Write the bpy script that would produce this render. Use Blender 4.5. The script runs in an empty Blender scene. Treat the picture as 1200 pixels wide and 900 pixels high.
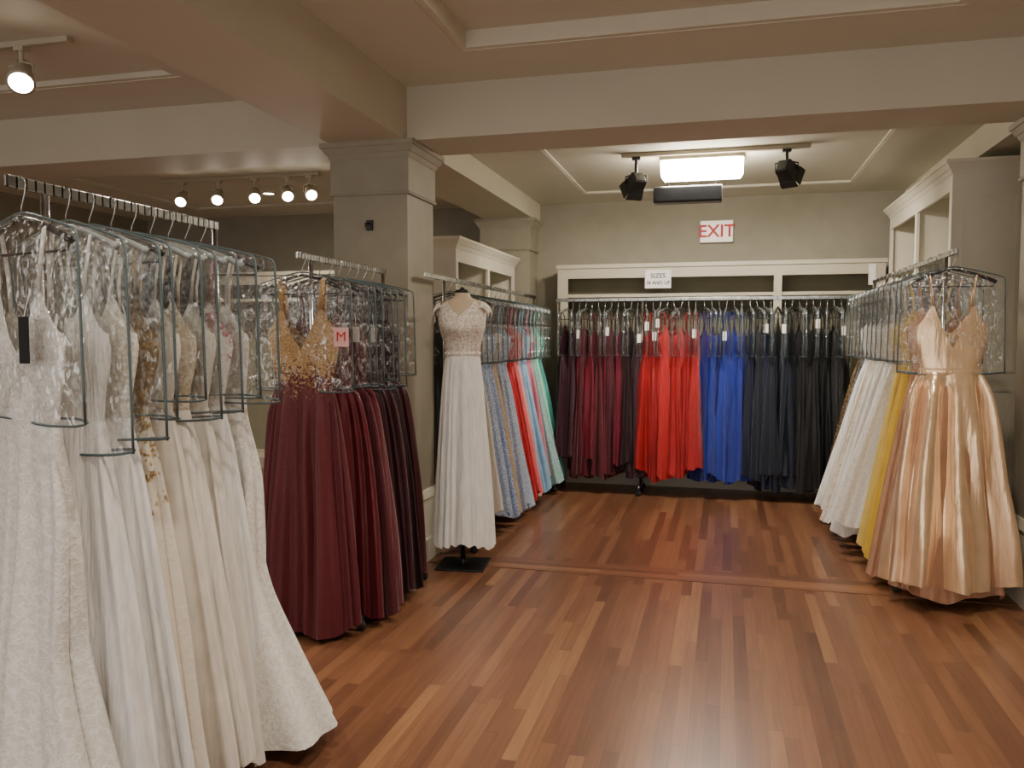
import bpy, math, random
from mathutils import Vector, noise
PI = math.pi
RND = random.Random(11)
SC = bpy.context.scene
COL = SC.collection

# ------------------------------------------------------------------ helpers
def lin(h):
    h = h.lstrip('#')
    out = []
    for i in (0, 2, 4):
        c = int(h[i:i+2], 16) / 255
        out.append(c / 12.92 if c <= .04045 else ((c + .055) / 1.055) ** 2.4)
    return (out[0], out[1], out[2], 1)

class MB:
    def __init__(s): s.v = []; s.f = []
    def box(s, x0, x1, y0, y1, z0, z1):
        x0, x1 = min(x0, x1), max(x0, x1); y0, y1 = min(y0, y1), max(y0, y1); z0, z1 = min(z0, z1), max(z0, z1)
        b = len(s.v)
        s.v += [(x0,y0,z0),(x1,y0,z0),(x1,y1,z0),(x0,y1,z0),(x0,y0,z1),(x1,y0,z1),(x1,y1,z1),(x0,y1,z1)]
        s.f += [tuple(b+i for i in q) for q in ((0,3,2,1),(4,5,6,7),(0,1,5,4),(1,2,6,5),(2,3,7,6),(3,0,4,7))]
        return s
    def frus(s, x0, x1, y0, y1, z0, z1, e0, e1):   # box whose lower / upper faces are grown by e0 / e1
        b = len(s.v)
        for z, e in ((z0, e0), (z1, e1)):
            s.v += [(x0-e,y0-e,z),(x1+e,y0-e,z),(x1+e,y1+e,z),(x0-e,y1+e,z)]
        s.f += [tuple(b+i for i in q) for q in ((0,3,2,1),(4,5,6,7),(0,1,5,4),(1,2,6,5),(2,3,7,6),(3,0,4,7))]
        return s
    def rings(s, rings, cap0=False, cap1=False, closed_path=False):
        b = len(s.v); n = len(rings[0]); m = len(rings)
        for r in rings: s.v += [tuple(p) for p in r]
        for i in range(m - (0 if closed_path else 1)):
            i2 = (i + 1) % m
            for j in range(n):
                k = (j + 1) % n
                s.f.append((b+i*n+j, b+i*n+k, b+i2*n+k, b+i2*n+j))
        if cap0: s.f.append(tuple(b+j for j in range(n-1, -1, -1)))
        if cap1: s.f.append(tuple(b+(m-1)*n+j for j in range(n)))
        return s
    def tube(s, pts, r, n=8, closed=False):
        pts = [Vector(p) for p in pts]; m = len(pts); rs = []
        ref = None
        for i, p in enumerate(pts):
            a = pts[(i-1) % m] if (closed or i > 0) else p
            c = pts[(i+1) % m] if (closed or i < m-1) else p
            t = (c - a).normalized()
            if ref is None:
                ref = Vector((0,0,1)) if abs(t.z) < .9 else Vector((0,1,0))
            u = (ref - t * ref.dot(t))
            if u.length < 1e-5: u = t.orthogonal()
            u.normalize(); w = t.cross(u); ref = u
            rr = r[i] if isinstance(r, (list, tuple)) else r
            rs.append([p + (u*math.cos(2*PI*j/n) + w*math.sin(2*PI*j/n))*rr for j in range(n)])
        return s.rings(rs, not closed, not closed, closed)
    def lathe(s, prof, c=(0,0,0), n=24, sx=1, sy=1, cap=True):
        rs = [[(c[0]+r*sx*math.cos(2*PI*j/n), c[1]+r*sy*math.sin(2*PI*j/n), c[2]+z) for j in range(n)] for r, z in prof]
        return s.rings(rs, cap, cap)
    def mesh(s, name, mat, smooth):
        me = bpy.data.meshes.new(name); me.from_pydata(s.v, [], s.f); me.update()
        if mat: me.materials.append(mat)
        if smooth:
            for p in me.polygons: p.use_smooth = True
        return me
    def build(s, name, mat, parent=None, smooth=False, bevel=0, loc=None):
        o = bpy.data.objects.new(name, s.mesh(name, mat, smooth)); COL.objects.link(o)
        if parent: o.parent = parent
        if loc: o.location = loc
        if bevel:
            b = o.modifiers.new('bevel', 'BEVEL'); b.width = bevel; b.segments = 2; b.limit_method = 'ANGLE'
        return o

def thing(name, label, cat, loc=(0,0,0), rz=0, group=None):
    o = bpy.data.objects.new(name, None); COL.objects.link(o)
    o.location = loc; o.rotation_euler = (0, 0, rz); o.empty_display_size = .1
    tag(o, label, cat, group); return o
def tag(o, label, cat, group=None):
    o['label'] = label; o['category'] = cat
    if group: o['group'] = group
    return o
def struct(name, mb, mat, bevel=0):
    o = mb.build(name, mat, bevel=bevel); o['kind'] = 'structure'; return o

# ------------------------------------------------------------------ materials
class NT:
    def __init__(s, name):
        s.m = bpy.data.materials.new(name); s.m.use_nodes = True
        s.t = s.m.node_tree; s.p = s.t.nodes['Principled BSDF']; s.out = s.t.nodes['Material Output']
        s.tc = s.n('ShaderNodeTexCoord')
    def n(s, typ, **kw):
        d = s.t.nodes.new(typ)
        for k, v in kw.items(): setattr(d, k, v)
        return d
    def l(s, a, b): s.t.links.new(a, b)
    def math(s, op, a, b=None, clamp=False):
        d = s.n('ShaderNodeMath', operation=op); d.use_clamp = clamp
        for i, x in enumerate((a, b)):
            if x is None: continue
            if isinstance(x, (int, float)): d.inputs[i].default_value = x
            else: s.l(x, d.inputs[i])
        return d.outputs[0]
    def noise(s, scale, detail=3, vec=None, rough=.5):
        d = s.n('ShaderNodeTexNoise'); d.inputs['Scale'].default_value = scale; d.inputs['Detail'].default_value = detail
        d.inputs['Roughness'].default_value = rough
        s.l(vec or s.tc.outputs['Object'], d.inputs['Vector']); return d.outputs['Fac']
    def voro(s, scale, feature='F1', vec=None):
        d = s.n('ShaderNodeTexVoronoi', feature=feature); d.inputs['Scale'].default_value = scale
        s.l(vec or s.tc.outputs['Object'], d.inputs['Vector']); return d
    def vscale(s, sc):
        d = s.n('ShaderNodeMapping'); d.inputs['Scale'].default_value = sc
        s.l(s.tc.outputs['Object'], d.inputs['Vector']); return d.outputs[0]
    def ramp(s, fac, stops, interp='LINEAR'):
        d = s.n('ShaderNodeValToRGB'); d.color_ramp.interpolation = interp
        e = d.color_ramp.elements
        while len(e) < len(stops): e.new(.5)
        for i, (p, c) in enumerate(stops): e[i].position = p; e[i].color = c
        s.l(fac, d.inputs['Fac']); return d.outputs['Color']
    def mix(s, fac, a, b, blend='MIX'):
        d = s.n('ShaderNodeMix', data_type='RGBA', blend_type=blend)
        for x, k in ((fac, 0), (a, 6), (b, 7)):
            if isinstance(x, (int, float)): d.inputs[k].default_value = x
            elif isinstance(x, tuple): d.inputs[k].default_value = x
            else: s.l(x, d.inputs[k])
        return d.outputs[2]
    def bump(s, h, strength=.3, dist=.01):
        d = s.n('ShaderNodeBump'); d.inputs['Strength'].default_value = strength; d.inputs['Distance'].default_value = dist
        s.l(h, d.inputs['Height']); s.l(d.outputs[0], s.p.inputs['Normal']); return d
    def set(s, **kw):
        for k, v in kw.items(): s.p.inputs[k.replace('_', ' ')].default_value = v

def shade(c, f): return (min(1, c[0]*f), min(1, c[1]*f), min(1, c[2]*f), 1)

def paint(name, hx, rough=.55, var=.06, scale=6, metal=0., bump=.05):
    k = NT(name); c = lin(hx)
    f = k.noise(scale, 4)
    k.l(k.ramp(f, [(.3, shade(c, 1-var)), (.7, shade(c, 1+var))]), k.p.inputs['Base Color'])
    k.set(Roughness=rough, Metallic=metal)
    if bump: k.bump(k.noise(180, 2), bump, .002)
    return k.m

_fab = {}
def satin(hx, rough=.36, metal=.15, sheen=.1):
    key = ('s', hx, rough, metal)
    if key in _fab: return _fab[key]
    k = NT('satin_' + hx.strip('#')); c = lin(hx)
    f = k.noise(9, 3)
    k.l(k.ramp(f, [(.3, shade(c, .88)), (.7, shade(c, 1.1))]), k.p.inputs['Base Color'])
    k.set(Roughness=rough, Metallic=metal, Sheen_Weight=sheen)
    k.bump(k.noise(5, 3, k.vscale((6, 6, .8))), .3, .02)
    _fab[key] = k.m; return k.m
def chiffon(hx, rough=.75, sheen=.2):
    key = ('c', hx, rough)
    if key in _fab: return _fab[key]
    k = NT('chiffon_' + hx.strip('#')); c = lin(hx)
    f = k.noise(7, 4, k.vscale((8, 8, 1)))
    k.l(k.ramp(f, [(.3, shade(c, .86)), (.7, shade(c, 1.06))]), k.p.inputs['Base Color'])
    k.set(Roughness=rough, Sheen_Weight=sheen)
    k.bump(k.noise(8, 2, k.vscale((14, 14, .9))), .45, .016)
    _fab[key] = k.m; return k.m
def sequin(hx, hx2, scale=200, metal=.35):
    key = ('q', hx, hx2)
    if key in _fab: return _fab[key]
    k = NT('sequin_' + hx.strip('#')); v = k.voro(scale)
    sp = k.n('ShaderNodeSeparateColor'); k.l(v.outputs['Color'], sp.inputs[0])
    k.l(k.ramp(sp.outputs[0], [(.45, lin(hx)), (1, lin(hx2))]), k.p.inputs['Base Color'])
    k.set(Roughness=.25, Metallic=metal)
    k.bump(sp.outputs[1], .8, .004)
    _fab[key] = k.m; return k.m
def lace(hx, hx2, scale=34, rough=.8):
    """raised floral lace: petal clusters and cords over a slightly darker net"""
    key = ('l', hx, hx2, scale)
    if key in _fab: return _fab[key]
    k = NT('lace_' + hx.strip('#')); n = k.noise(scale, 4, None, .58)
    warp = k.n('ShaderNodeVectorMath', operation='ADD'); k.l(k.tc.outputs['Object'], warp.inputs[0])
    nz = k.n('ShaderNodeTexNoise'); nz.inputs['Scale'].default_value = scale*.6; k.l(k.tc.outputs['Object'], nz.inputs['Vector'])
    sc = k.n('ShaderNodeVectorMath', operation='SCALE'); k.l(nz.outputs['Color'], sc.inputs[0]); sc.inputs['Scale'].default_value = .05
    k.l(sc.outputs[0], warp.inputs[1])
    e = k.voro(scale*.8, 'DISTANCE_TO_EDGE', warp.outputs[0]).outputs['Distance']
    cord = k.math('SUBTRACT', 1, k.math('MULTIPLY', e, 9), True)
    h = k.math('ADD', k.math('MULTIPLY', n, .8), k.math('MULTIPLY', cord, .25))
    k.l(k.ramp(h, [(.36, lin(hx2)), (.54, lin(hx))]), k.p.inputs['Base Color'])
    k.set(Roughness=rough, Sheen_Weight=.2)
    k.bump(h, .5, .006)
    _fab[key] = k.m; return k.m
def applique(base, app, scale=20, z0=-.2, z1=-.8, metal=.4, amt=.0, bright=1.25):
    """lace applique strongest at the top, dying out below z1"""
    key = ('a', base, app, z0, z1, amt)
    if key in _fab: return _fab[key]
    k = NT('applique_' + app.strip('#'))
    n = k.noise(scale, 6, None, .65); v = k.voro(scale*3.2)
    sp = k.n('ShaderNodeSeparateXYZ'); k.l(k.tc.outputs['Object'], sp.inputs[0])
    g = k.n('ShaderNodeMapRange'); g.inputs[1].default_value = z1; g.inputs[2].default_value = z0
    g.inputs[3].default_value = -.30; g.inputs[4].default_value = .14 + amt; k.l(sp.outputs[2], g.inputs[0])
    f = k.math('ADD', n, g.outputs[0]); f = k.math('SUBTRACT', f, k.math('MULTIPLY', v.outputs['Distance'], .18))
    fac = k.math('MULTIPLY', k.math('SUBTRACT', f, .45), 14, True)
    fac = k.math('MINIMUM', fac, 1)
    cb, ca = lin(base), lin(app)
    k.l(k.mix(fac, cb, k.ramp(v.outputs['Distance'], [(.1, shade(ca, bright)), (.6, shade(ca, .5))])), k.p.inputs['Base Color'])
    k.l(k.math('MULTIPLY', fac, metal), k.p.inputs['Metallic'])
    k.set(Roughness=.5, Sheen_Weight=.15)
    k.bump(f, .5, .01)
    _fab[key] = k.m; return k.m

M = {}
M['wall'] = paint('wall_paint', '#928c7b', .6)
M['pillar'] = paint('pillar_paint', '#98917f', .6)
M['ceil'] = paint('ceiling_paint', '#d3d0c0', .65, .03, 2)
M['beam'] = paint('beam_paint', '#cac4b1', .6, .03, 2)
M['cream'] = paint('cream_trim', '#d6d0be', .45, .03)
M['white'] = paint('white_joinery', '#b8b19d', .4, .03)
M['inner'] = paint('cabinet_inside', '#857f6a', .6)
M['black'] = paint('black_metal', '#141414', .4, .1, 20)
M['blackplastic'] = paint('black_plastic', '#17181a', .35, .1, 30)
M['clearplastic'] = paint('pale_plastic', '#9a9f9f', .25, .05, 30)
M['card'] = paint('white_card', '#e9e6df', .6, .02)
M['pinkcard'] = paint('pink_card', '#f0bcbc', .6, .02)
M['red'] = paint('red_ink', '#c3161c', .5, .02, bump=0)
M['ink'] = paint('dark_ink', '#1c1c20', .5, .02, bump=0)
M['skin'] = paint('form_fabric', '#c8b398', .6, .05, 20)
M['piping'] = paint('grey_piping', '#4e5d60', .4, .1, 30)
M['rubber'] = paint('rubber', '#222222', .7, .1)

def chrome(name, slots=False):
    k = NT(name); k.set(Metallic=1.0, Roughness=.22)
    c = k.ramp(k.noise(12, 3), [(.3, lin('#9a9a98')), (.7, lin('#c3c3c0'))])
    if slots:
        sp = k.n('ShaderNodeSeparateXYZ'); k.l(k.tc.outputs['Object'], sp.inputs[0])
        s = k.math('ADD', sp.outputs[0], sp.outputs[1])
        fr = k.math('FRACT', k.math('MULTIPLY', s, 34))
        c = k.mix(k.math('LESS_THAN', fr, .22), c, lin('#2a2a2c'))
    k.l(c, k.p.inputs['Base Color']); return k.m
M['chrome'] = chrome('chrome'); M['slot'] = chrome('slotted_chrome', True)

def emis(name, hx, strength):
    k = NT(name); k.set(Emission_Strength=strength, Roughness=.4)
    c = lin(hx); col = k.ramp(k.noise(4, 2), [(.3, shade(c, .97)), (.7, c)])
    k.l(col, k.p.inputs['Base Color']); k.l(col, k.p.inputs['Emission Color']); return k.m
M['tube'] = emis('fluorescent_diffuser', '#fff2dc', 60)
M['bulb'] = emis('lamp_lens', '#fff0d8', 45)
M['exitface'] = emis('exit_face', '#efe6d8', .5)

def vinyl():
    """thin crinkled clear film: mostly see-through, bright glints along its creases"""
    k = NT('clear_vinyl'); k.t.nodes.remove(k.p)
    gl = k.n('ShaderNodeBsdfGlossy'); gl.inputs['Roughness'].default_value = .22; gl.inputs['Color'].default_value = (.97, .98, .98, 1)
    n = k.noise(15, 2, k.vscale((1, 1, .8)), .62)
    rid = k.math('ABSOLUTE', k.math('SUBTRACT', n, .5))
    bp = k.n('ShaderNodeBump'); bp.inputs['Strength'].default_value = 1.; bp.inputs['Distance'].default_value = .035
    k.l(rid, bp.inputs['Height']); k.l(bp.outputs[0], gl.inputs['Normal'])
    tr = k.n('ShaderNodeBsdfTransparent'); tr.inputs[0].default_value = (.985, .99, .99, 1)
    lw = k.n('ShaderNodeFresnel'); lw.inputs[0].default_value = 1.38
    cr = k.math('MULTIPLY', k.math('SUBTRACT', .022, rid), 13, True)
    fac = k.math('ADD', k.math('ADD', k.math('MULTIPLY', k.math('MINIMUM', lw.outputs[0], .28), .55), .035), cr, True)
    mx = k.n('ShaderNodeMixShader'); k.l(fac, mx.inputs[0]); k.l(tr.outputs[0], mx.inputs[1]); k.l(gl.outputs[0], mx.inputs[2])
    k.l(mx.outputs[0], k.out.inputs['Surface']); return k.m
M['vinyl'] = vinyl()

def floor_mat(name, across=False, dark=1.0):
    k = NT(name); sp = k.n('ShaderNodeSeparateXYZ'); k.l(k.tc.outputs['Object'], sp.inputs[0])
    X, Y = (sp.outputs[1], sp.outputs[0]) if across else (sp.outputs[0], sp.outputs[1])
    W = .055
    xr = k.math('DIVIDE', X, W); row = k.math('FLOOR', xr)
    w1 = k.n('ShaderNodeTexWhiteNoise', noise_dimensions='1D'); k.l(row, w1.inputs['W'])
    y2 = k.math('DIVIDE', k.math('ADD', Y, k.math('MULTIPLY', w1.outputs[0], 5)), 1.0)
    colm = k.math('FLOOR', y2)
    cv = k.n('ShaderNodeCombineXYZ'); k.l(row, cv.inputs[0]); k.l(colm, cv.inputs[1])
    w2 = k.n('ShaderNodeTexWhiteNoise', noise_dimensions='3D'); k.l(cv.outputs[0], w2.inputs['Vector'])
    base = k.ramp(w2.outputs[0], [(0, lin('#63402d')), (.25, lin('#714a34')), (.6, lin('#7d543b')), (.9, lin('#885e42')), (1, lin('#936a4a'))])
    gv = k.n('ShaderNodeCombineXYZ')
    k.l(k.math('MULTIPLY', X, 70), gv.inputs[0]); k.l(k.math('MULTIPLY', Y, 3), gv.inputs[1]); k.l(k.math('MULTIPLY', w2.outputs[0], 40), gv.inputs[2])
    g = k.noise(1, 5, gv.outputs[0], .6)
    gr = k.ramp(g, [(.3, (.78*dark, .77*dark, .76*dark, 1)), (.7, (1.1*dark, 1.1*dark, 1.1*dark, 1))])
    c = k.mix(1.0, base, gr, 'MULTIPLY')
    fx = k.math('FRACT', xr); gap = k.math('LESS_THAN', fx, .022)
    fy = k.math('FRACT', y2); gap = k.math('MAXIMUM', gap, k.math('LESS_THAN', fy, .003))
    c = k.mix(k.math('MULTIPLY', gap, .5), c, lin('#2a150c'))
    k.l(c, k.p.inputs['Base Color'])
    k.l(k.math('ADD', .27, k.math('MULTIPLY', k.noise(1.6, 4), .1)), k.p.inputs['Roughness'])
    k.set(Specular_IOR_Level=.6)
    k.bump(k.math('SUBTRACT', k.math('MULTIPLY', g, .15), gap), .06, .002)
    return k.m
M['floor'] = floor_mat('hardwood_floor'); M['strip'] = floor_mat('hardwood_strip', True, 1.15)

# ------------------------------------------------------------------ the setting
XL, XR, YF, YB = -6.5, 2.1, -3.5, 8.2
ZB, ZM, ZR = 2.58, 2.89, 2.76          # beam underside, main ceiling, rear ceiling
struct('floor', MB().box(XL-.2, XR+.2, YF, YB+.2, -.1, 0), M['floor'])
struct('wall_back', MB().box(XL-.2, XR+.2, YB, YB+.2, 0, 3.2), M['wall'])
struct('wall_left', MB().box(XL-.2, XL, YF, YB, 0, 3.2), M['wall'])
struct('wall_right', MB().box(XR, XR+.2, YF, YB, 0, 3.2), M['wall'])
struct('trim_1', MB().box(-1.8, 1.52, 4.80, 5.04, 0, .004), M['strip'])

def tray(mb, tr, x0, x1, y0, y1, z, a0, a1, b0, b1, dep, w=.035):
    t = z + .14
    mb.box(x0, a0, y0, y1, z, t); mb.box(a1, x1, y0, y1, z, t)
    mb.box(a0, a1, y0, b0, z, t); mb.box(a0, a1, b1, y1, z, t)
    mb.box(a0, a1, b0, b1, z+dep, z+dep+.1)
    for (p0, p1, q0, q1) in ((a0, a0+w, b0, b1), (a1-w, a1, b0, b1), (a0+w, a1-w, b0, b0+w), (a0+w, a1-w, b1-w, b1)):   # moulding lining the tray
        tr.box(p0, p1, q0, q1, z+.004, z+dep)
ce = MB(); tr = MB(); tr2 = MB()
tray(ce, tr, -1.84, XR, YF, 4.6, ZM, -1.34, 1.01, .4, 4.11, .09)
tray(ce, tr2, -1.84, XR, 5.04, YB, ZR, -1.30, 1.04, 5.45, 7.7, .018, .015)
tray(ce, tr2, XL, -2.32, YF, 4.6, ZM, -5.4, -3.0, .6, 4.1, .035)
tray(ce, tr2, XL, -2.32, 5.04, YB, ZR, -5.4, -3.0, 5.5, 7.6, .018, .015)
struct('ceiling', ce, M['ceil']); struct('trim_2', tr, M['cream']); struct('trim_7', tr2, M['ceil'])
bm = MB()
bm.box(XL, XR, 4.6, 5.04, ZB, 3.1)
bm.box(-2.32, -1.84, YF, 4.6, ZB, 3.1); bm.box(-2.32, -1.84, 5.04, YB, ZB, 3.1)
bm.box(1.56, XR, YF, 4.6, ZB, 3.1); bm.box(1.56, XR, 5.04, YB, ZB, 3.1)
struct('trim_3', bm, M['beam'])

def column(nm, n, x0, x1, y0, y1):
    struct('wall_' + nm, MB().box(x0, x1, y0, y1, 0, ZB), M['pillar'])
    c = MB(); c.frus(x0, x1, y0, y1, 2.27, 2.285, .014, .02); c.frus(x0, x1, y0, y1, 2.285, 2.485, .012, .012)
    c.frus(x0, x1, y0, y1, 2.485, 2.515, .016, .028); c.frus(x0, x1, y0, y1, 2.515, 2.55, .034, .052); c.frus(x0, x1, y0, y1, 2.55, 2.58, .06, .06)
    struct('trim_%d' % n, c, M['pillar'])
    b = MB(); b.frus(x0, x1, y0, y1, 0, .14, .035, .035); b.frus(x0, x1, y0, y1, .14, .40, .02, .02); b.frus(x0, x1, y0, y1, .40, .45, .03, .012)
    struct('baseboard_' + nm, b, M['cream'])
column('column', 4, -2.32, -1.84, 4.6, 5.04)
column('corner', 5, -2.36, -1.87, 7.86, 8.2)
column('pilaster', 6, 1.555, 2.1, 4.72, 5.08)
struct('baseboard_back', MB().box(XL, -2.4, 8.17, 8.2, 0, .16).box(-1.87, XR, 8.17, 8.2, 0, .16), M['white'])

# ------------------------------------------------------------------ joinery
def cabinet(label, xf, xb, y0, y1, zt, divs, shelves, group=None):
    s = 1 if xf > xb else -1
    t = thing('shelf_cabinet', label, 'cabinet', (0, 0, 0)); mw = M['cream']
    ww = .03
    for y in (y0, y1-ww): 
        p = MB().box(xf-s*.02, xb, y, y+ww, 0, zt)
        p.build('side_panel', mw, t)
    # raised moulding on the near side panel
    a, b = (min(xf, xb)+.06, max(xf, xb)-.06)
    m = MB()
    for z0, z1 in ((.2, 1.1), (1.2, zt-.12)):
        m.box(a, b, y0-.008, y0, z0, z0+.02); m.box(a, b, y0-.008, y0, z1-.02, z1)
        m.box(a, a+.02, y0-.008, y0, z0+.02, z1-.02); m.box(b-.02, b, y0-.008, y0, z0+.02, z1-.02)
    m.build('panel_moulding', mw, t)
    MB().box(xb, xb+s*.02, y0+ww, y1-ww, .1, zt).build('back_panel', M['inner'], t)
    fr = MB()
    for y in [y0] + [d-.03 for d in divs] + [y1-.06]: fr.box(xf, xf-s*.02, y, y+.06, 0, zt-.1)
    fr.box(xf, xf-s*.02, y0, y1, zt-.1, zt)
    fr.build('front_frame', mw, t)
    for d in divs: MB().box(xf-s*.02, xb+s*.02, d-.012, d+.012, .1, zt).build('divider', mw, t)
    ys = [y0+ww] + list(divs) + [y1-ww]
    for i in range(len(ys)-1):
        for z in shelves: MB().box(xf-s*.025, xb+s*.02, ys[i]+.013, ys[i+1]-.013, z, z+.025).build('shelf', mw, t)
    MB().box(xf-s*.04, xb, y0+ww, y1-ww, 0, .1).build('kick_board', mw, t)
    cr = MB(); x0, x1 = min(xf, xb), max(xf, xb)
    cr.frus(x0, x1, y0, y1, zt, zt+.03, .004, .016); cr.frus(x0, x1, y0, y1, zt+.03, zt+.065, .02, .042); cr.frus(x0, x1, y0, y1, zt+.065, zt+.085, .047, .047)
    cr.build('crown_moulding', mw, t)
    return t
cabinet('cream open shelf cabinet with crown behind the mannequin', -2.0, -2.40, 5.98, 7.78, 2.10, (6.88,), (1.72,))
cabinet('tall cream open cabinet with crown behind the champagne gown', 1.36, 1.80, 5.72, 7.74, 2.44, (6.73,), (1.95,))
def wall_unit(label, x0, x1, yf, zt, divs, shz):
    t = thing('wall_shelving', label, 'shelving', (0, 0, 0)); yb = YB - .005
    for x in (x0, x1-.03): MB().box(x, x+.03, yf+.02, yb, 0, zt).build('side_panel', M['white'], t)
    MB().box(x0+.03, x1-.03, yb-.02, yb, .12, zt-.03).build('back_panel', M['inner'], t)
    MB().box(x0+.03, x1-.03, yf+.02, yb, zt-.03, zt).build('top_panel', M['white'], t)
    fr = MB()
    for x in [x0] + [d-.035 for d in divs] + [x1-.10]: fr.box(x, x+(.10 if x in (x0, x1-.10) else .07), yf, yf+.02, 0, zt-.12)
    fr.box(x0, x1, yf, yf+.02, zt-.12, zt)
    fr.build('front_frame', M['white'], t)
    MB().box(x0-.012, x1+.012, yf-.015, yf, zt-.025, zt+.012).build('cap_moulding', M['white'], t)
    for d in divs: MB().box(d-.013, d+.013, yf+.02, yb-.02, .12, zt-.03).build('divider', M['white'], t)
    xs = [x0+.03] + list(divs) + [x1-.03]
    for i in range(len(xs)-1): MB().box(xs[i]+.014, xs[i+1]-.014, yf+.021, yb-.02, shz, shz+.03).build('shelf', M['white'], t)
    MB().box(x0+.03, x1-.03, yf+.03, yb, 0, .12).build('kick_board', M['white'], t)
    return t
wall_unit('wide cream framed wall shelving above the dark gowns', -1.58, 1.35, 7.82, 2.10, (.45,), 1.80)
wall_unit('cream framed wall shelving beyond the burgundy rack', -5.4, -2.45, 7.82, 2.10, (-3.9,), 1.80)

# ------------------------------------------------------------------ garment parts
_hang = {}
def hanger_meshes(kind):
    if kind in _hang: return _hang[kind]
    h = MB(); pts = [(0,0,-.088), (0,0,-.06)]
    pts += [(.008,0,-.045), (.016,0,-.028), (.0195,0,-.012)]
    for i in range(9):
        a = -.1 + (PI+.1) * i / 8
        pts.append((.0195*math.cos(a), 0, -.0025 + .0195*math.sin(a)))
    pts.append((-.019, 0, -.014))
    h.tube(pts, .0021, 6)
    hm = h.mesh('hook', M['chrome'], True)
    a = MB(); p = []; r = []
    for i in range(17):
        x = -.205 + .41*i/16; q = abs(x)/.205
        p.append((x, 0, -.09 - .065*q**1.4)); r.append(.0065 + .004*q)
    a.tube(p, r, 8)
    if kind == 'black': a.tube([(-.198,0,-.157), (-.19,0,-.178), (.19,0,-.178), (.198,0,-.157)], .0035, 6)
    am = a.mesh('arms', M['blackplastic'] if kind == 'black' else M['clearplastic'], True)
    _hang[kind] = (hm, am); return _hang[kind]
def link(name, me, parent):
    o = bpy.data.objects.new(name, me); COL.objects.link(o); o.parent = parent; return o
def hanger(short, kind, loc, rz, group):
    t = thing('clothes_hanger', '%s plastic hanger carrying the %s' % (kind, short), 'hanger', loc, rz, group)
    hm, am = hanger_meshes(kind); link('hook', hm, t); link('arms', am, t); return t

_cov = {}
OUT = [(.02,-.076),(.06,-.084),(.12,-.098),(.175,-.112),(.218,-.124),(.238,-.132),(.246,-.145),(.249,-.19),(.251,-.28),(.253,-.36),(.255,-.45),(.257,-.54),(.259,-.63)]
def cover_meshes(kind, var):
    if (kind, var) in _cov: return _cov[(kind, var)]
    th, N = (.030, 32) if kind == 'near' else (.026, 20)
    rs = []
    for i, (hw, z) in enumerate(OUT):
        v = i/(len(OUT)-1); tt = .006 + (th-.006)*min(1, v*1.8)*(1 if i < len(OUT)-1 else .8); ring = []
        for j in range(N):
            a = 2*PI*j/N; c, s = math.cos(a), math.sin(a)
            nz = noise.noise(Vector((c*hw*9+var*7.3, s*2+var*3, z*7)))
            ring.append((hw*c, tt*(abs(s)**.6)*(1 if s > 0 else -1)*(1+.5*nz), z + (.008*math.sin(2*a+var) if i == len(OUT)-1 else 0)))
        rs.append(ring)
    sm = MB().rings(rs).mesh('sheet', M['vinyl'], True)
    pm = MB(); side = [(hw, 0, z) for hw, z in OUT]; pr = .0038 if kind == 'near' else .003
    pm.tube([(-x, y, z) for x, y, z in reversed(side)] + side, pr, 6)
    pm.tube(rs[-1], pr, 6, True)
    pi = pm.mesh('piping', M['piping'], True)
    _cov[(kind, var)] = (sm, pi); return _cov[(kind, var)]
def cover(short, kind, var, loc, rz, group, sx=1., sz=1.):
    t = thing('shoulder_cover', 'clear piped plastic cover over the %s' % short, 'garment cover', (loc[0], loc[1], loc[2]-.076*(1-sz)), rz, group)
    t.scale = (sx, 1, sz)
    s, p = cover_meshes(kind, var); link('sheet', s, t); link('piping', p, t); return t

def sstep(x): x = max(0, min(1, x)); return x*x*(3-2*x)
def lerp(a, b, t): return a + (b-a)*t

def skirt_mb(L, waist, wa, wb, ha, hb, folds, amp, p, style, seed, xoff=0, rows=26, yoff=0, top=.2):
    r = random.Random(seed); ph = [r.uniform(0, 6.28) for _ in range(8)]
    N = min(150, max(80, folds*9)); n2 = max(3, int(folds*.45)); rs = []
    for i in range(rows+1):
        v = i/rows; z = waist - (L+waist)*v
        if style == 'mermaid':
            if v < .25: a = lerp(wa, wa+.035, sstep(v/.25)); 
            elif v < .5: a = lerp(wa+.035, wa+.03, (v-.25)/.25)
            else: a = lerp(wa+.03, ha, ((v-.5)/.5)**1.25)
            b = lerp(wb, hb, v**1.6)
        else:
            a = lerp(wa, ha, v**p); b = lerp(wb, hb, v**.75)
        A = min(amp*(top+(1-top)*v**.8)*min(1, v*9), .62*b); ring = []
        for j in range(N):
            th = 2*PI*j/N; c, s = math.cos(th), math.sin(th)
            tw = th + .20*math.sin(2*th+ph[1]) + .10*math.sin(5*th+ph[4]) + .05*v*math.sin(3*th+ph[5])
            q = math.sin(folds*tw + ph[0] + .5*v)
            q = math.copysign(abs(q)**.75, q)
            nz = noise.noise(Vector((c*folds*.5+seed, s*folds*.35, v*1.8)))
            f = A*(.55*q + .5*math.sin(n2*tw + ph[2] + .6*v) + .75*nz)
            nx, ny = c/a, s/b; l = math.hypot(nx, ny); nx /= l; ny /= l
            sw = v*v*.012*math.sin(2.2*v+ph[6])
            ring.append((a*c + nx*f*.8 + xoff*v + sw, b*s + ny*f + yoff*v, z + v*(.018*math.sin(3*th+ph[3]) + .010*q)))
        rs.append(ring)
    return MB().rings(rs)

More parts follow.
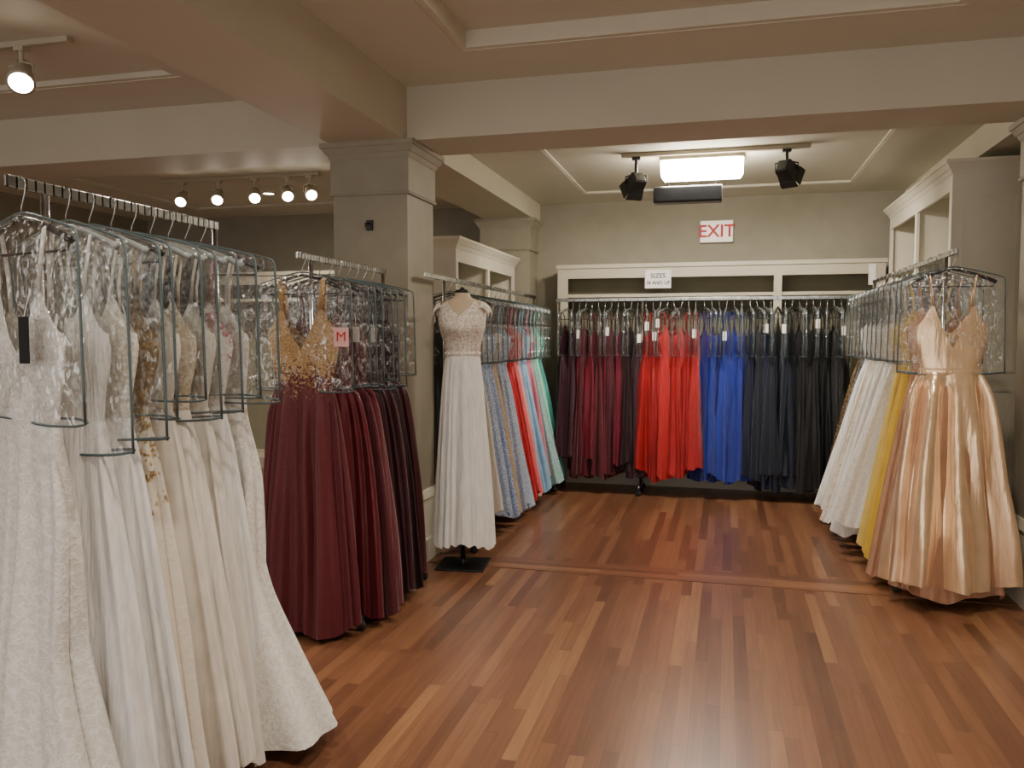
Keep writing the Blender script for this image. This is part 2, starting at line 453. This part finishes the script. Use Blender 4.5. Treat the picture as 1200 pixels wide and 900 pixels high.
def bodice_mb(waist, wa, wb, ba, bb, ptop, vdepth, cup, seed, N=64, rows=12, pk=.60, crumple=.004):
    rs = [[] for _ in range(rows+1)]
    for j in range(N):
        th = 2*PI*j/N; c, s = math.cos(th), math.sin(th); cx = abs(c); side = ptop - .11
        if s < 0:
            zt = lerp(ptop-vdepth, ptop, (cx/pk)**1.1) if cx < pk else lerp(ptop, side, sstep((cx-pk)/(1-pk)))
        else:
            zt = lerp(side-.04, ptop-.05, sstep(cx/pk)) if cx < pk else lerp(ptop-.05, side, sstep((cx-pk)/(1-pk)))
        for i in range(rows+1):
            v = i/rows; z = lerp(waist, zt, v); bz = ptop - .14
            if z < bz: k = sstep((z-waist)/(bz-waist)); a = lerp(wa, ba, k); b = lerp(wb, bb, k)
            else: k = (z-bz)/(ptop-bz); a = lerp(ba, ba*.86, k); b = lerp(bb, bb*.72, k)
            x, y = a*c, b*s
            if s < 0:
                g = math.exp(-((cx*a-.078)/.045)**2 - ((z-bz-.015)/.065)**2); y -= cup*g
            y += crumple*noise.noise(Vector((x*28+seed, s*2, z*16)))
            rs[i].append((x, y, z))
    return MB().rings(rs)

def gown(short, desc, x, y, zr, rz, L, mb_, ms, group, waist=-.62, ba=.165, bb=.024, wa=.13, wb=.028, ha=.28, hb=.065,
         folds=15, amp=.016, p=.95, style='a', seed=1, xoff=0, vdepth=.16, cup=.008, strap=.0045, tagm=None, tagpos=None, tagsz=(.017, .075),
         near=False, hang='black', sash=None, ptop=-.27, csx=1., csz=1., lining=None, top=.2, crumple=.004):
    t = thing('evening_gown' if 'bridal' not in group else 'bridal_gown', desc, 'gown', (x, y, zr), rz, group)
    rj = random.Random(seed*7); yo = rj.uniform(-.018, .018); xo = xoff + rj.uniform(-.012, .012)
    bodice_mb(waist, wa, wb, ba, bb, ptop, vdepth, cup, seed, crumple=crumple).build('bodice', mb_, t, True)
    skirt_mb(L, waist+.004, wa+.003, wb+.003, ha, hb, folds, amp, p, style, seed, xo, 26, yo, top).build('skirt', ms, t, True)
    if lining: skirt_mb(L+.05, waist-.05, wa-.01, wb-.006, ha*.92, hb*.72, folds, amp*.5, p, style, seed+1, xo, 26, yo).build('underskirt', lining, t, True)
    if sash:
        b = MB(); r0 = []
        for z, e in ((waist-.018, .005), (waist-.009, .008), (waist+.009, .008), (waist+.018, .005)):
            r0.append([((wa+e)*math.cos(2*PI*j/32), (wb+e)*math.sin(2*PI*j/32), z) for j in range(32)])
        b.rings(r0).build('waistband', sash, t, True)
    for s in (-1, 1):
        xs = .60*ba*.88
        pts = [(s*xs, -bb*.62, ptop-.01), (s*(xs+.008), -bb*.5, ptop+.07), (s*.112, -.010, -.122), (s*.112, 0, -.114), (s*.112, .010, -.122), (s*(xs+.004), bb*.5, ptop+.04), (s*xs, bb*.6, ptop-.055)]
        MB().tube(pts, strap, 6).build('strap', mb_, t, True)
    if tagm:
        px, py, pz, face = tagpos
        g = MB(); tw_, tl = tagsz
        if face == 'y': g.box(px-tw_, px+tw_, py-.001, py+.001, pz-tl, pz)
        else: g.box(px-.001, px+.001, py-tw_, py+tw_, pz-tl, pz)
        h = g.build('hang_tag', tagm, t)
        MB().tube([(px, py, pz-.006), (px*.9, py*.6, pz+.07)], .0008, 4).build('tag_string', M['card'], h)
    hanger(short, hang, (x, y, zr), rz, 'hangers on the ' + group)
    cover(short, 'near' if near else 'far', seed % 4, (x, y, zr), rz, 'covers on the ' + group, csx, csz)
    return t

def rack(label, axis, fixed, a0, a1, z, posts, slotted=True, feet=.24):
    t = thing('garment_rack', label, 'rack', (0, 0, 0)); m = M['slot'] if slotted else M['chrome']
    r = MB(); w, h = .007, .015
    if axis == 'y': r.box(fixed-w, fixed+w, a0, a1, z-h, z+h)
    else: r.box(a0, a1, fixed-w, fixed+w, z-h, z+h)
    r.build('rail', m, t, bevel=.003)
    for p in posts:
        q = MB(); f = MB()
        if axis == 'y': c = (fixed, p); ends = [(fixed-feet, p), (fixed+feet, p)]
        else: c = (p, fixed); ends = [(p, fixed-feet), (p, fixed+feet)]
        q.tube([(c[0], c[1], .075), (c[0], c[1], z-h)], .0105, 10); q.build('post', M['chrome'], t, True)
        f.tube([(ends[0][0], ends[0][1], .075), (ends[1][0], ends[1][1], .075)], .012, 10); fo = f.build('foot', M['chrome'], t, True)
        for e in ends:
            k = MB(); rs = []
            for i in range(5):
                yy = -.011 + .022*i/4; rr = .026 if i in (1, 2, 3) else .022
                rs.append([(e[0]+rr*math.cos(2*PI*j/16), e[1]+yy, .026+rr*math.sin(2*PI*j/16)) for j in range(16)])
            k.rings(rs, True, True); k.box(e[0]-.008, e[0]+.008, e[1]-.014, e[1]+.014, .045, .07)
            k.build('caster', M['rubber'], fo, True)
    return t

ORD = ['first','second','third','fourth','fifth','sixth','seventh','eighth','ninth','tenth','eleventh','twelfth','thirteenth','fourteenth','fifteenth','sixteenth','seventeenth']

# ---- rack 1: bridal gowns, left foreground
X1, Z1 = -1.74, 1.81
rack('chrome slotted rail rack full of white bridal gowns, left foreground', 'y', X1, 1.68, 2.56, Z1, (1.80, 2.545))
ys = [1.725] + [1.87 + .085*i for i in range(8)]
rzs = [-.26, -.22, -.10, -.20, -.02, -.08, .0, .04, .12]
csz = [.95, 1.12, 1.08, .98, .90, 1.02, 1.0, .92, .96]
csx = [.92, .95, 1.0, .97, .96, .98, 1.0, 1.02, 1.06]
WL = lace('#f3f1ed', '#e0dbd3', 48); WL2 = lace('#f1eee8', '#dcd6cc', 62); WC = chiffon('#efedea'); IV = chiffon('#e9e3d9'); IVS = satin('#e6dfd4', .45, .03)
GA = applique('#e8dfd0', '#b08a48', 26, -.25, -1.25, .15, .22, 1.4); PF = applique('#f0ebe5', '#d07c8c', 22, -.2, -.9, 0., .06)
bridal = [
 ('floral lace gown nearest the camera', 'white floral lace bridal gown nearest the camera with black hang tag', WL, WL, dict(ha=.36, hb=.14, folds=9, amp=.04, style='mermaid', tagm=M['ink'], tagpos=(.10,-.062,-.34,'y'), tagsz=(.021, .115), strap=.006)),
 ('plain white chiffon gown second on bridal rack', 'plain white chiffon bridal gown with long soft folds, second on rack', WC, WC, dict(ha=.35, hb=.09, folds=12, amp=.038, tagm=M['card'], tagpos=(.08,-.055,-.34,'y'))),
 ('beaded white gown third on bridal rack', 'white bridal gown with beaded lace bodice, third on bridal rack', lace('#f1ece4','#cfc3b0',70), WC, dict(ha=.34, hb=.075, folds=10, amp=.036)),
 ('ivory gown with gold lace appliqué', 'ivory bridal gown with gold lace appliqué trailing down its skirt', GA, GA, dict(ha=.34, hb=.08, folds=9, amp=.034, ba=.185)),
 ('ivory satin gown fifth on bridal rack', 'ivory satin bridal gown with smooth skirt, fifth on rack', IVS, IVS, dict(ha=.31, hb=.07, folds=9, amp=.034)),
 ('champagne lace gown sixth on bridal rack', 'champagne lace topped bridal gown, sixth on rack', lace('#ebe0cd','#cbb898',50), IV, dict(ha=.32, hb=.075, folds=10, amp=.034)),
 ('plain ivory gown seventh on bridal rack', 'plain ivory chiffon bridal gown, seventh on rack', IV, IV, dict(ha=.30, hb=.07, folds=11, amp=.032)),
 ('gown with pink flower bodice on bridal rack', 'white bridal gown with pink flower appliqué bodice, next to last on rack', PF, WC, dict(ha=.30, hb=.07, folds=11, amp=.03)),
 ('flared lace mermaid gown ending bridal rack', 'white lace mermaid bridal gown with wide flared hem at rack end', WL2, WL2, dict(ha=.42, hb=.18, folds=8, amp=.045, style='mermaid', xoff=.05, wa=.15)),
]
for i, (sh, de, mb_, ms, kw) in enumerate(bridal):
    gown(sh, de, X1, ys[i], Z1, rzs[i], 1.76 - .01*(i % 3), mb_, ms, 'bridal gowns on the left rack', seed=20+i, near=True, hang='black' if i in (0, 3, 8) else 'clear', csx=csx[i], csz=csz[i], **kw)

# ---- rack 2: burgundy gowns
X2, Z2 = -1.93, 1.80
rack('chrome rail rack of burgundy gowns in front of the pillar', 'y', X2, 3.45, 4.47, Z2, (3.585, 4.44))
GM = applique('#5a0c1a', '#d8b078', 68, -.40, -.82, .05, .15, 1.4)
burg = [
 ('burgundy gown with gold lace bodice', 'burgundy chiffon gown with plunging gold lace bodice at rack front', GM, GM, dict(ha=.255, hb=.11, folds=15, amp=.042, vdepth=.20, ba=.19, bb=.028, p=.7, top=.35, ptop=-.24, strap=.013)),
 ('burgundy satin gown second on burgundy rack', 'burgundy satin gown directly behind the gold lace one', satin('#5c0c1a'), satin('#5c0c1a'), dict(ha=.36, xoff=-.03)),
 ('deep wine gown third on burgundy rack', 'deep wine chiffon gown, third on burgundy rack', chiffon('#520a18'), chiffon('#520a18'), dict(ha=.37, xoff=-.03)),
 ('crimson velvet gown fourth on burgundy rack', 'crimson velvet gown, fourth on burgundy rack', chiffon('#600d1c'), chiffon('#600d1c'), dict(ha=.35, xoff=-.02)),
 ('dark plum gown fifth on burgundy rack', 'dark plum satin gown, fifth on burgundy rack', satin('#330a14'), satin('#330a14'), dict(ha=.36, xoff=-.03)),
 ('maroon gown sixth on burgundy rack', 'maroon chiffon gown, sixth on burgundy rack', chiffon('#400814'), chiffon('#400814'), dict(ha=.36, xoff=-.02)),
 ('blackish wine gown seventh on burgundy rack', 'blackish wine satin gown, seventh on burgundy rack', satin('#26080f'), satin('#26080f'), dict(ha=.35, xoff=-.01)),
 ('wine gown closest to the pillar', 'wine red gown closest to the pillar on burgundy rack', satin('#3a0712'), satin('#3a0712'), dict(ha=.34, xoff=-.01)),
]
ys = [3.50] + [3.67 + .102*i for i in range(7)]
for i, (sh, de, mb_, ms, kw) in enumerate(burg):
    d = dict(hb=.08, folds=11, amp=.036, p=.45, wa=.15); d.update(kw)
    gown(sh, de, X2, ys[i], Z2, RND.uniform(-.12, .08), [1.76, 1.74, 1.77, 1.75, 1.73, 1.74, 1.74, 1.73][i], mb_, ms, 'burgundy gowns on the second rack', seed=40+i, near=True, hang='black',
         tagm=M['card'] if i in (2, 4) else None, tagpos=(.17, -.052, -.33, 'y'), csz=RND.uniform(.92, 1.06), **d)

# ---- rack 3: pastel gowns beside the left cabinets
X3, Z3 = -1.78, 1.80
rack('long chrome rail of pastel gowns behind the mannequin', 'y', X3, 4.72, 7.72, Z3, (5.08, 7.66), False, .2)
past = [('black', '#101012', 's', .19), ('charcoal', '#1c1d22', 's', .19), ('ivory', '#d8cfc0', 'c', .20), ('dusty blue sequin', '#9fb2d2', 'q', .25), ('slate blue sequin', '#8fa4cc', 'q', .27),
        ('beige sequin', '#c4aa8c', 'q', .25), ('grey blue sequin', '#a3b5d6', 'q', .27), ('powder blue sequin', '#b4c6e2', 'q', .28), ('bright red', '#c8242e', 's', .28), ('coral', '#e8646c', 'c', .28), ('blush pink', '#e4a8aa', 'c', .27),
        ('sky blue', '#8fc2e4', 's', .28), ('pale blue', '#aed2e8', 'c', .28), ('rose pink', '#d8869a', 'c', .27), ('aqua sequin', '#9cdcd6', 'q', .28), ('mint green', '#a0e6c4', 'c', .28), ('pale teal', '#5cb8b0', 's', .27)]
for i, (cn, hx, k, ha) in enumerate(past):
    m = satin(hx, .4, .05) if k == 's' else chiffon(hx) if k == 'c' else sequin(hx, '#eef4fc' if 'beige' not in cn else '#ead8bd')
    y = 5.19 + .139*i
    for d in (6.01, 6.88):
        if abs(y-d) < .06: y = d + (.065 if y > d else -.065)
    sh = '%s gown on the mannequin side rail' % cn
    gown(sh, 'long %s gown, %s from the mannequin on side rail' % (cn, ORD[i]), X3, y, Z3, RND.uniform(-.06, .06), 1.66 + (.04 if k == 'q' else 0) + RND.uniform(-.05, .03), m, m, 'pastel gowns on the side rail',
         seed=60+i, ha=ha-.01, hb=.08, folds=10, amp=.036, xoff=.06+.012*(i % 3), hang='black' if i < 3 else 'clear', tagm=M['card'] if i in (4, 9, 12) else None, tagpos=(.19, -.045, -.35, 'y'), csx=.86, csz=.88)

# ---- back rail
YBK, ZBK = 7.5, 1.76
rack('chrome rail of dark gowns along the back shelving', 'x', YBK, -1.53, 1.06, ZBK, (-1.5, -.735, 1.03), False, .2)
back = [('burgundy', ['#30081a', '#3c0a1c', '#660f24', '#520c1e', '#701428', '#5a0d20', '#6a1026', '#4e0b1c', '#66102a', '#2a0812', '#22080f', '#320a18'], -1.43, .0595),
        ('red', ['#a01018', '#b8161c', '#960e16', '#bc181e', '#a81218', '#b0141a', '#9c1018', '#b4161c'], -.70, .0625),
        ('royal blue', ['#182880', '#1c329a', '#162470', '#2036a2', '#1a2c88', '#1e3294'], -.185, .0635),
        ('navy', ['#0c1530', '#091226', '#0f1a36', '#0b1428', '#08101e', '#0d172c', '#0a1222'], .205, .058),
        ('black', ['#08090e', '#0a0b10', '#06070a', '#08090e', '#07080b', '#090a0e', '#060709'], .615, .056)]
sd = 100
for cn, cols, x0, st in back:
    for i, hx in enumerate(cols):
        sd += 1; m = satin(hx, .42, .08) if (i % 2 == 0) else chiffon(hx)
        sh = '%s %s gown from left on back rail' % (ORD[i], cn)
        L = {'burgundy': 1.54, 'red': 1.61, 'royal blue': 1.57, 'navy': 1.62, 'black': 1.62}[cn] + RND.uniform(-.12, .08)
        gown(sh, 'floor length %s gown, %s of its colour from left on back rail' % (cn, ORD[i]), x0 + st*i, YBK, ZBK, PI/2 + RND.uniform(-.35, .35), L, m, m, 'dark gowns on the back rail', seed=sd,
             ha=RND.uniform(.19, .26), hb=.085 + RND.uniform(-.02, .03), wb=.042, bb=.034, folds=8 + sd % 5, amp=.042, cup=.008, waist=-.50, vdepth=.12, ptop=-.22, top=.35,
             tagm=M['card'] if (sd % 4 == 0 or (cn == 'red' and i < 2)) else None, tagpos=(-.215, RND.uniform(-.02, .02), -.16 - RND.uniform(0, .16), 'x'), csx=.86, csz=.78)

# ---- right rail
XR_, ZR_ = 1.14, 1.86
rack('chrome rail of white and champagne gowns along the right cabinet', 'y', XR_, 4.66, 7.12, ZR_, (4.88, 7.05), False, .2)
CH = satin('#eecba4', .22, .58); CH2 = satin('#b4886a', .32, .4); YE = satin('#d8b13c', .4, .05)
right = [
 ('champagne satin gown at right rail front', 'champagne satin gown with deep v neck facing the room on right rail', CH, CH, 4.73, dict(ha=.295, hb=.17, folds=8, amp=.11, vdepth=.23, xoff=.01, near=True, ba=.175, bb=.03, wa=.145, wb=.045, cup=.003, strap=.005, sash=CH, p=.7, lining=CH2, top=.35, crumple=.0)),
 ('rose gold gown behind the champagne one', 'rose gold satin gown directly behind the champagne one', CH2, CH2, 5.00, dict(ha=.33, hb=.09, xoff=-.03, amp=.045, folds=9)),
 ('golden yellow gown third on right rail', 'golden yellow satin gown, third on right rail', YE, YE, 5.20, dict(ha=.28, xoff=-.05)),
 ('pale yellow gown fourth on right rail', 'pale yellow satin gown between golden yellow and white gowns', satin('#dcc168', .4, .03), satin('#dcc168', .4, .03), 5.40, dict(ha=.27, xoff=-.05)),
]
wh = [('white lace', WL2), ('white chiffon', WC), ('ivory chiffon', IV), ('white satin', satin('#ebe8e3', .4, .02)), ('ivory lace', lace('#eee6d8', '#cfc2ac', 50)), ('plain ivory satin', IVS), ('snow white', chiffon('#f4f2ef')), ('silver sequin', sequin('#4a4c50', '#c8ccd0')), ('bronze sequin', sequin('#4a3a2a', '#c0a070'))]
for i, (cn, m) in enumerate(wh):
    right.append(('%s gown on right rail' % cn, '%s gown, %s from the champagne gown on right rail' % (cn, ORD[i+4]), m, m, 5.585 + .165*i, dict(ha=.33 if i < 7 else .27, xoff=-.10)))
for i, (sh, de, mb_, ms, y, kw) in enumerate(right):
    d = dict(hb=.09, folds=9, amp=.042); d.update(kw)
    gown(sh, de, XR_, y, ZR_, RND.uniform(-.05, .05), [1.74, 1.81, 1.74, 1.74][i] if i < 4 else 1.68 + RND.uniform(-.08, .07), mb_, ms, 'pale gowns on the right rail', seed=150+i, hang='black' if i == 0 else 'clear', csx=1. if i == 0 else .88, csz=1. if i == 0 else .92, **d)

# ------------------------------------------------------------------ mannequin and its gown
MX, MY = -1.565, 4.80
t = thing('dress_form', 'beige dress form on black stand by the pillar', 'mannequin', (MX, MY, 0), .12)
prof = [(1.00,.085,.075),(1.06,.105,.088),(1.13,.112,.092),(1.22,.104,.084),(1.32,.094,.076),(1.40,.112,.09),(1.47,.132,.112),(1.54,.14,.10),(1.595,.146,.080),(1.628,.135,.068),(1.645,.095,.056),(1.660,.058,.05),(1.675,.047,.046),(1.69,.044,.044)]
mbt = MB(); mbt.rings([[(a*math.cos(2*PI*j/40), b*math.sin(2*PI*j/40) - (.02*math.exp(-((z-1.48)/.05)**2)*max(0, -math.sin(2*PI*j/40))), z) for j in range(40)] for z, a, b in prof], True, True)
mbt.build('torso', M['skin'], t, True)
MB().lathe([(.046,1.69),(.046,1.70),(.04,1.707),(.016,1.712),(.010,1.722),(.004,1.726)], n=20).build('neck_cap', M['black'], t, True)
MB().tube([(0,0,.012), (0,0,1.02)], .014, 12).build('pole', M['black'], t, True)
pl = MB().box(-.15, .15, -.15, .15, 0, .012).lathe([(.035,.012),(.035,.03),(.016,.06)], n=20); pl.build('base_plate', M['black'], t, bevel=.003)
g = thing('bridal_gown', 'white gown with lace cap sleeve bodice worn by the dress form', 'gown', (MX, MY, 1.80), .12)
zof = 1.80; N = 56; LACE = lace('#f3efe9', '#c9b39a', 62); rows = []
for i in range(12):
    ring = []
    for j in range(N):
        th = 2*PI*j/N; c, s = math.cos(th), math.sin(th); cx = abs(c)
        zt = (lerp(1.545, 1.636, (cx/.62)**1.1) if s < 0 else lerp(1.57, 1.636, sstep(cx/.62))) if cx < .62 else lerp(1.636, 1.60, sstep((cx-.62)/.38))
        z = lerp(1.315, zt, i/11)
        for q in range(len(prof)-1):
            if prof[q][0] <= z <= prof[q+1][0]:
                k = (z-prof[q][0])/(prof[q+1][0]-prof[q][0]); a = lerp(prof[q][1], prof[q+1][1], k); b = lerp(prof[q][2], prof[q+1][2], k)
        e = .008
        ring.append(((a+e)*c, (b+e)*s - .022*math.exp(-((z-1.48)/.05)**2)*max(0, -s), z-zof))
    rows.append(ring)
MB().rings(rows).build('bodice', LACE, g, True)
for s in (-1, 1):                                    # little fluttering cap sleeves lying over the shoulder ends
    rs = []
    for i in range(8):
        k = i/7; xx = s*(.118 + .052*math.sin(k*PI/2)); zz = 1.640 - .062*k**1.6; rr = .066 - .008*k
        ring = []
        for j in range(13):
            a = PI*j/12; ring.append((xx + s*.006*math.sin(3*a), -rr*math.cos(a), zz - zof - .038*(1-math.sin(a))**1.3))
        rs.append(ring)
    b = MB(); n = 13
    for r_ in rs: b.v += r_
    for i in range(7):
        for j in range(12): b.f.append((i*n+j, i*n+j+1, (i+1)*n+j+1, (i+1)*n+j))
    b.build('cap_sleeve', LACE, g, True)
skirt_mb(1.80-.15, 1.322-zof, .104, .088, .19, .175, 22, .017, .8, 'a', 5).build('skirt', chiffon('#efedea'), g, True)
r0 = [[((.108+e)*math.cos(2*PI*j/40), (.09+e)*math.sin(2*PI*j/40), 1.318+dz-zof) for j in range(40)] for dz, e in ((-.014,.0),(-.007,.004),(.007,.004),(.014,.0))]
MB().rings(r0).build('waistband', LACE, g, True)

# ------------------------------------------------------------------ signs
def text(name, body, size, mat, parent, loc, bold=0., rz=0, rx=PI/2):
    cu = bpy.data.curves.new(name, 'FONT'); cu.body = body; cu.size = size; cu.align_x = 'CENTER'; cu.align_y = 'CENTER'; cu.extrude = .0006; cu.offset = bold
    o = bpy.data.objects.new(name, cu); COL.objects.link(o); bpy.context.view_layer.update()
    me = bpy.data.meshes.new_from_object(o.evaluated_get(bpy.context.evaluated_depsgraph_get()))
    bpy.data.objects.remove(o); me.materials.clear(); me.materials.append(mat)
    k = bpy.data.objects.new(name, me); COL.objects.link(k); k.parent = parent; k.location = loc; k.rotation_euler = (rx, 0, rz); return k
e = thing('exit_sign', 'white EXIT sign with red letters on back wall', 'exit sign', (-.10, 8.2, 2.43))
MB().box(-.155, .155, -.05, 0, -.105, .105).build('housing', M['card'], e, bevel=.006)
MB().box(-.148, .148, -.053, -.05, -.098, .098).build('face', M['exitface'], e)
text('lettering', 'EXIT', .165, M['red'], e, (0, -.0545, -.002), .003)
e = thing('size_sign', 'white card reading SIZES 18 AND UP on back shelving', 'sign', (-.62, 7.79, 1.96))
MB().box(-.12, .12, -.001, .001, -.085, .085).build('card', M['card'], e)
MB().box(-.012, .012, .001, .03, -.084, -.07).build('clip', M['chrome'], e)
text('lettering', 'SIZES', .06, M['ink'], e, (0, -.002, .03), .001); text('lettering', '18 AND UP', .045, M['ink'], e, (0, -.002, -.035), .001)
e = thing('size_sign', 'small pink size card marked M on burgundy rack', 'sign', (-1.70, 3.43, 1.42), .3)
MB().box(-.034, .034, -.001, .001, -.044, .044).build('card', M['pinkcard'], e)
text('lettering', 'M', .062, M['red'], e, (0, -.0025, 0), .0)
tag(MB().box(1.21, 1.27, 7.814, 7.818, 1.88, 2.06).build('blank_card', M['card']), 'small white card hung on right end of back shelving frame', 'sign')
o = MB(); o.box(-2.10, -2.06, 4.585, 4.6, 2.06, 2.12); o.tube([(-2.08, 4.585, 2.10), (-2.08, 4.55, 2.095), (-2.08, 4.535, 2.075), (-2.08, 4.535, 2.10)], .006, 8)
tag(o.build('wall_hook', M['black'], bevel=.002), 'small black hook on the pillar front', 'hook')

# ------------------------------------------------------------------ light fittings
WARM = (1, .89, .75); NEUT = (1, .94, .84)
def lamp(kind, loc, power, col, target=None, **kw):
    d = bpy.data.lights.new(kind.lower() + '_lamp', kind); d.energy = power; d.color = col
    for k, v in kw.items(): setattr(d, k, v)
    o = bpy.data.objects.new(kind.lower() + '_lamp', d); COL.objects.link(o); o.location = loc
    if target is not None: o.rotation_euler = (Vector(target) - Vector(loc)).to_track_quat('-Z', 'Y').to_euler()
    return o
ZT = ZR + .018
# fluorescent fitting in the rear bay
t = thing('ceiling_light', 'bright fluorescent ceiling fitting above the back rail', 'ceiling light', (-.19, 6.36, ZT))
MB().box(-.305, .305, -.15, .15, -.055, 0).build('housing', M['white'], t, bevel=.008)
df = MB(); df.rings([[(x, .145*q*math.cos(a), -.055 - .13*q*(max(0, math.sin(a))**.7)) for a in [PI*j/14 for j in range(15)]] for x, q in ((-.298,.75), (-.275,1), (.275,1), (.298,.75))], True, True); df.build('diffuser', M['tube'], t, True)
lamp('AREA', (-.19, 6.36, ZT-.195), 50, NEUT, (-.19, 6.36, 0), shape='RECTANGLE', size=.55, size_y=.28)
t = thing('light_track', 'long white track carrying the black spotlights', 'track', (-.12, 6.4, ZT))
MB().box(-.65, .68, -.235, -.195, -.03, 0).build('rail', M['white'], t, bevel=.004)
t = thing('flood_light', 'black rectangular box light hung below the fluorescent fitting', 'light', (-.29, 6.32, 2.48))
MB().box(-.25, .25, -.06, .06, -.06, .06).build('housing', M['black'], t, bevel=.01)
br = MB()
for x in (-.16, .2): br.tube([(x, .03, .055), (x, .24, .10), (x, .24, ZT-2.48)], .007, 8)
br.build('bracket', M['black'], t, True); MB().box(-.235, .235, -.063, -.058, -.045, .045).build('front_glass', M['blackplastic'], t)
def track_head(label, loc, aim, body, power, col, r=.06, group=None, lit=True, drop=.13, square=False):
    t = thing('spotlight', label, 'spotlight', loc, 0, group); a = Vector(aim).normalized(); q = a.to_track_quat('Z', 'Y')
    nn, o0 = (4, PI/4) if square else (20, 0)
    def cone(pr, name, m):
        rs = [[q @ Vector((rr*math.cos(o0+2*PI*j/nn), rr*math.sin(o0+2*PI*j/nn), z)) + Vector((0,0,-drop)) for j in range(nn)] for rr, z in pr]
        return MB().rings(rs, True, True).build(name, m, t, not square)
    if square:
        cone([(r*.75,-.07),(r*.95,-.06),(r*1.05,.0),(r*1.25,.05)], 'head', body)
        cone([(r*1.1,.0505),(r*1.05,.055)], 'lens', M['blackplastic'])
        for sx, sy in ((1,0),(-1,0),(0,1),(0,-1)):              # barn doors
            h = r*.88; m = MB(); pts = []
            for u, z, e in ((-1,.05,0),(1,.05,0),(1.05,.10,.012),(-1.05,.10,.012)):
                p = Vector((sx*(h+e) + sy*u*h, sy*(h+e) + sx*u*h, z)); pts.append(q @ p + Vector((0,0,-drop)))
            d_ = (q @ Vector((sx, sy, 0)))*.003
            m.v = [tuple(p) for p in pts] + [tuple(p + d_) for p in pts]
            m.f = [(0,1,2,3),(7,6,5,4),(0,4,5,1),(1,5,6,2),(2,6,7,3),(3,7,4,0)]; m.build('barn_door', body, t)
    else:
        cone([(r*.45,-.10),(r*.6,-.095),(r*.75,-.03),(r,.06),(r*1.03,.075)], 'head', body)
        cone([(r*.86,.0755),(r*.8,.08)], 'lens', M['bulb'] if lit else M['blackplastic'])
    MB().tube([(0,0,0), (0,0,-drop+.07)], .012, 8).box(-.03, .03, -.02, .02, -.02, 0).build('stem', body, t)
    MB().tube([(-r*1.1,0,-drop), (-r*1.1,0,-drop+.05), (0,0,-drop+.07), (r*1.1,0,-drop+.05), (r*1.1,0,-drop)], .006, 6).build('yoke', body, t, True)
    if power:
        p = Vector(loc) + Vector((0,0,-drop)) + a*.15
        lamp('SPOT', p, power, col, p + a, spot_size=math.radians(100), spot_blend=.85, shadow_soft_size=.04)
    return t
track_head('black spotlight left of the fluorescent fitting', (-.66, 6.18, ZT-.03), (-.5, .7, -.6), M['black'], 45, WARM, .07, None, False, .19, True)
track_head('black spotlight right of the fluorescent fitting', (.40, 6.18, ZT-.03), (.5, .7, -.5), M['black'], 45, WARM, .07, None, False, .15, True)
track_head('white spotlight glowing at the upper left corner', (-3.50, 3.5, ZM+.005), (.45, -.55, -.7), M['white'], 120, WARM, .065, None, True, .14)
tag(MB().box(-4.6, -3.2, 3.48, 3.52, ZM+.005, ZM+.035).build('light_track', M['white'], bevel=.004), 'white ceiling track at upper left corner', 'track')
tag(MB().box(-4.75, -3.25, 6.18, 6.22, ZT-.03, ZT).build('light_track', M['white'], bevel=.004), 'white ceiling track of five lamps beyond the bridal rack', 'track')
for i, x in enumerate((-4.55, -4.2, -3.85, -3.55, -3.34)):
    track_head('white spotlight, %s from left on the far left track' % ORD[i], (x, 6.2, ZT-.03), (.25 + .1*i, -.75, -.6), M['white'], 35, WARM, .05, 'spotlights on the far left track')
def downlight(label, x, y, z, power):
    t = thing('downlight', label, 'ceiling light', (x, y, z), 0)
    MB().lathe([(.075,-.001),(.075,-.008),(.055,-.010),(.052,-.002)], n=28, cap=False).build('trim_ring', M['white'], t, True)
    MB().lathe([(.05,-.001),(.05,-.003)], n=24).build('lens', M['bulb'], t)
    lamp('SPOT', (x, y, z-.03), power, WARM, (x, y, 0), spot_size=math.radians(140), spot_blend=.9, shadow_soft_size=.08)
for i, (x, y, z, pw) in enumerate(((-.95, 3.55, 2.98, 100), (.65, 3.55, 2.98, 150), (-.95, 1.4, 2.98, 120), (.65, 1.4, 2.98, 110))):
    downlight('recessed downlight, %s of four in the main ceiling tray' % ORD[i], x, y, z, pw)
for i, (x, y, z, pw) in enumerate(((-4.2, 2.0, ZM+.035, 180), (-4.2, 7.0, ZT, 220))):  # fill lamps added to brighten the dark left bays
    downlight('added fill downlight in the left %s ceiling tray' % ('near', 'far')[i], x, y, z, pw)

# ------------------------------------------------------------------ world, camera
w = bpy.data.worlds.new('world'); SC.world = w; w.use_nodes = True
b = w.node_tree.nodes['Background']; b.inputs[0].default_value = (1, .95, .88, 1); b.inputs[1].default_value = 2.1  # warm ambient fill added, entering by the open end behind the camera
cam = bpy.data.cameras.new('camera'); cam.sensor_width = 36; cam.lens = 28.8; cam.clip_start = .05
co = bpy.data.objects.new('camera', cam); COL.objects.link(co); co.location = (0, 0, 1.42)
co.rotation_euler = (math.radians(90-3.28), 0, math.radians(14.6)); SC.camera = co
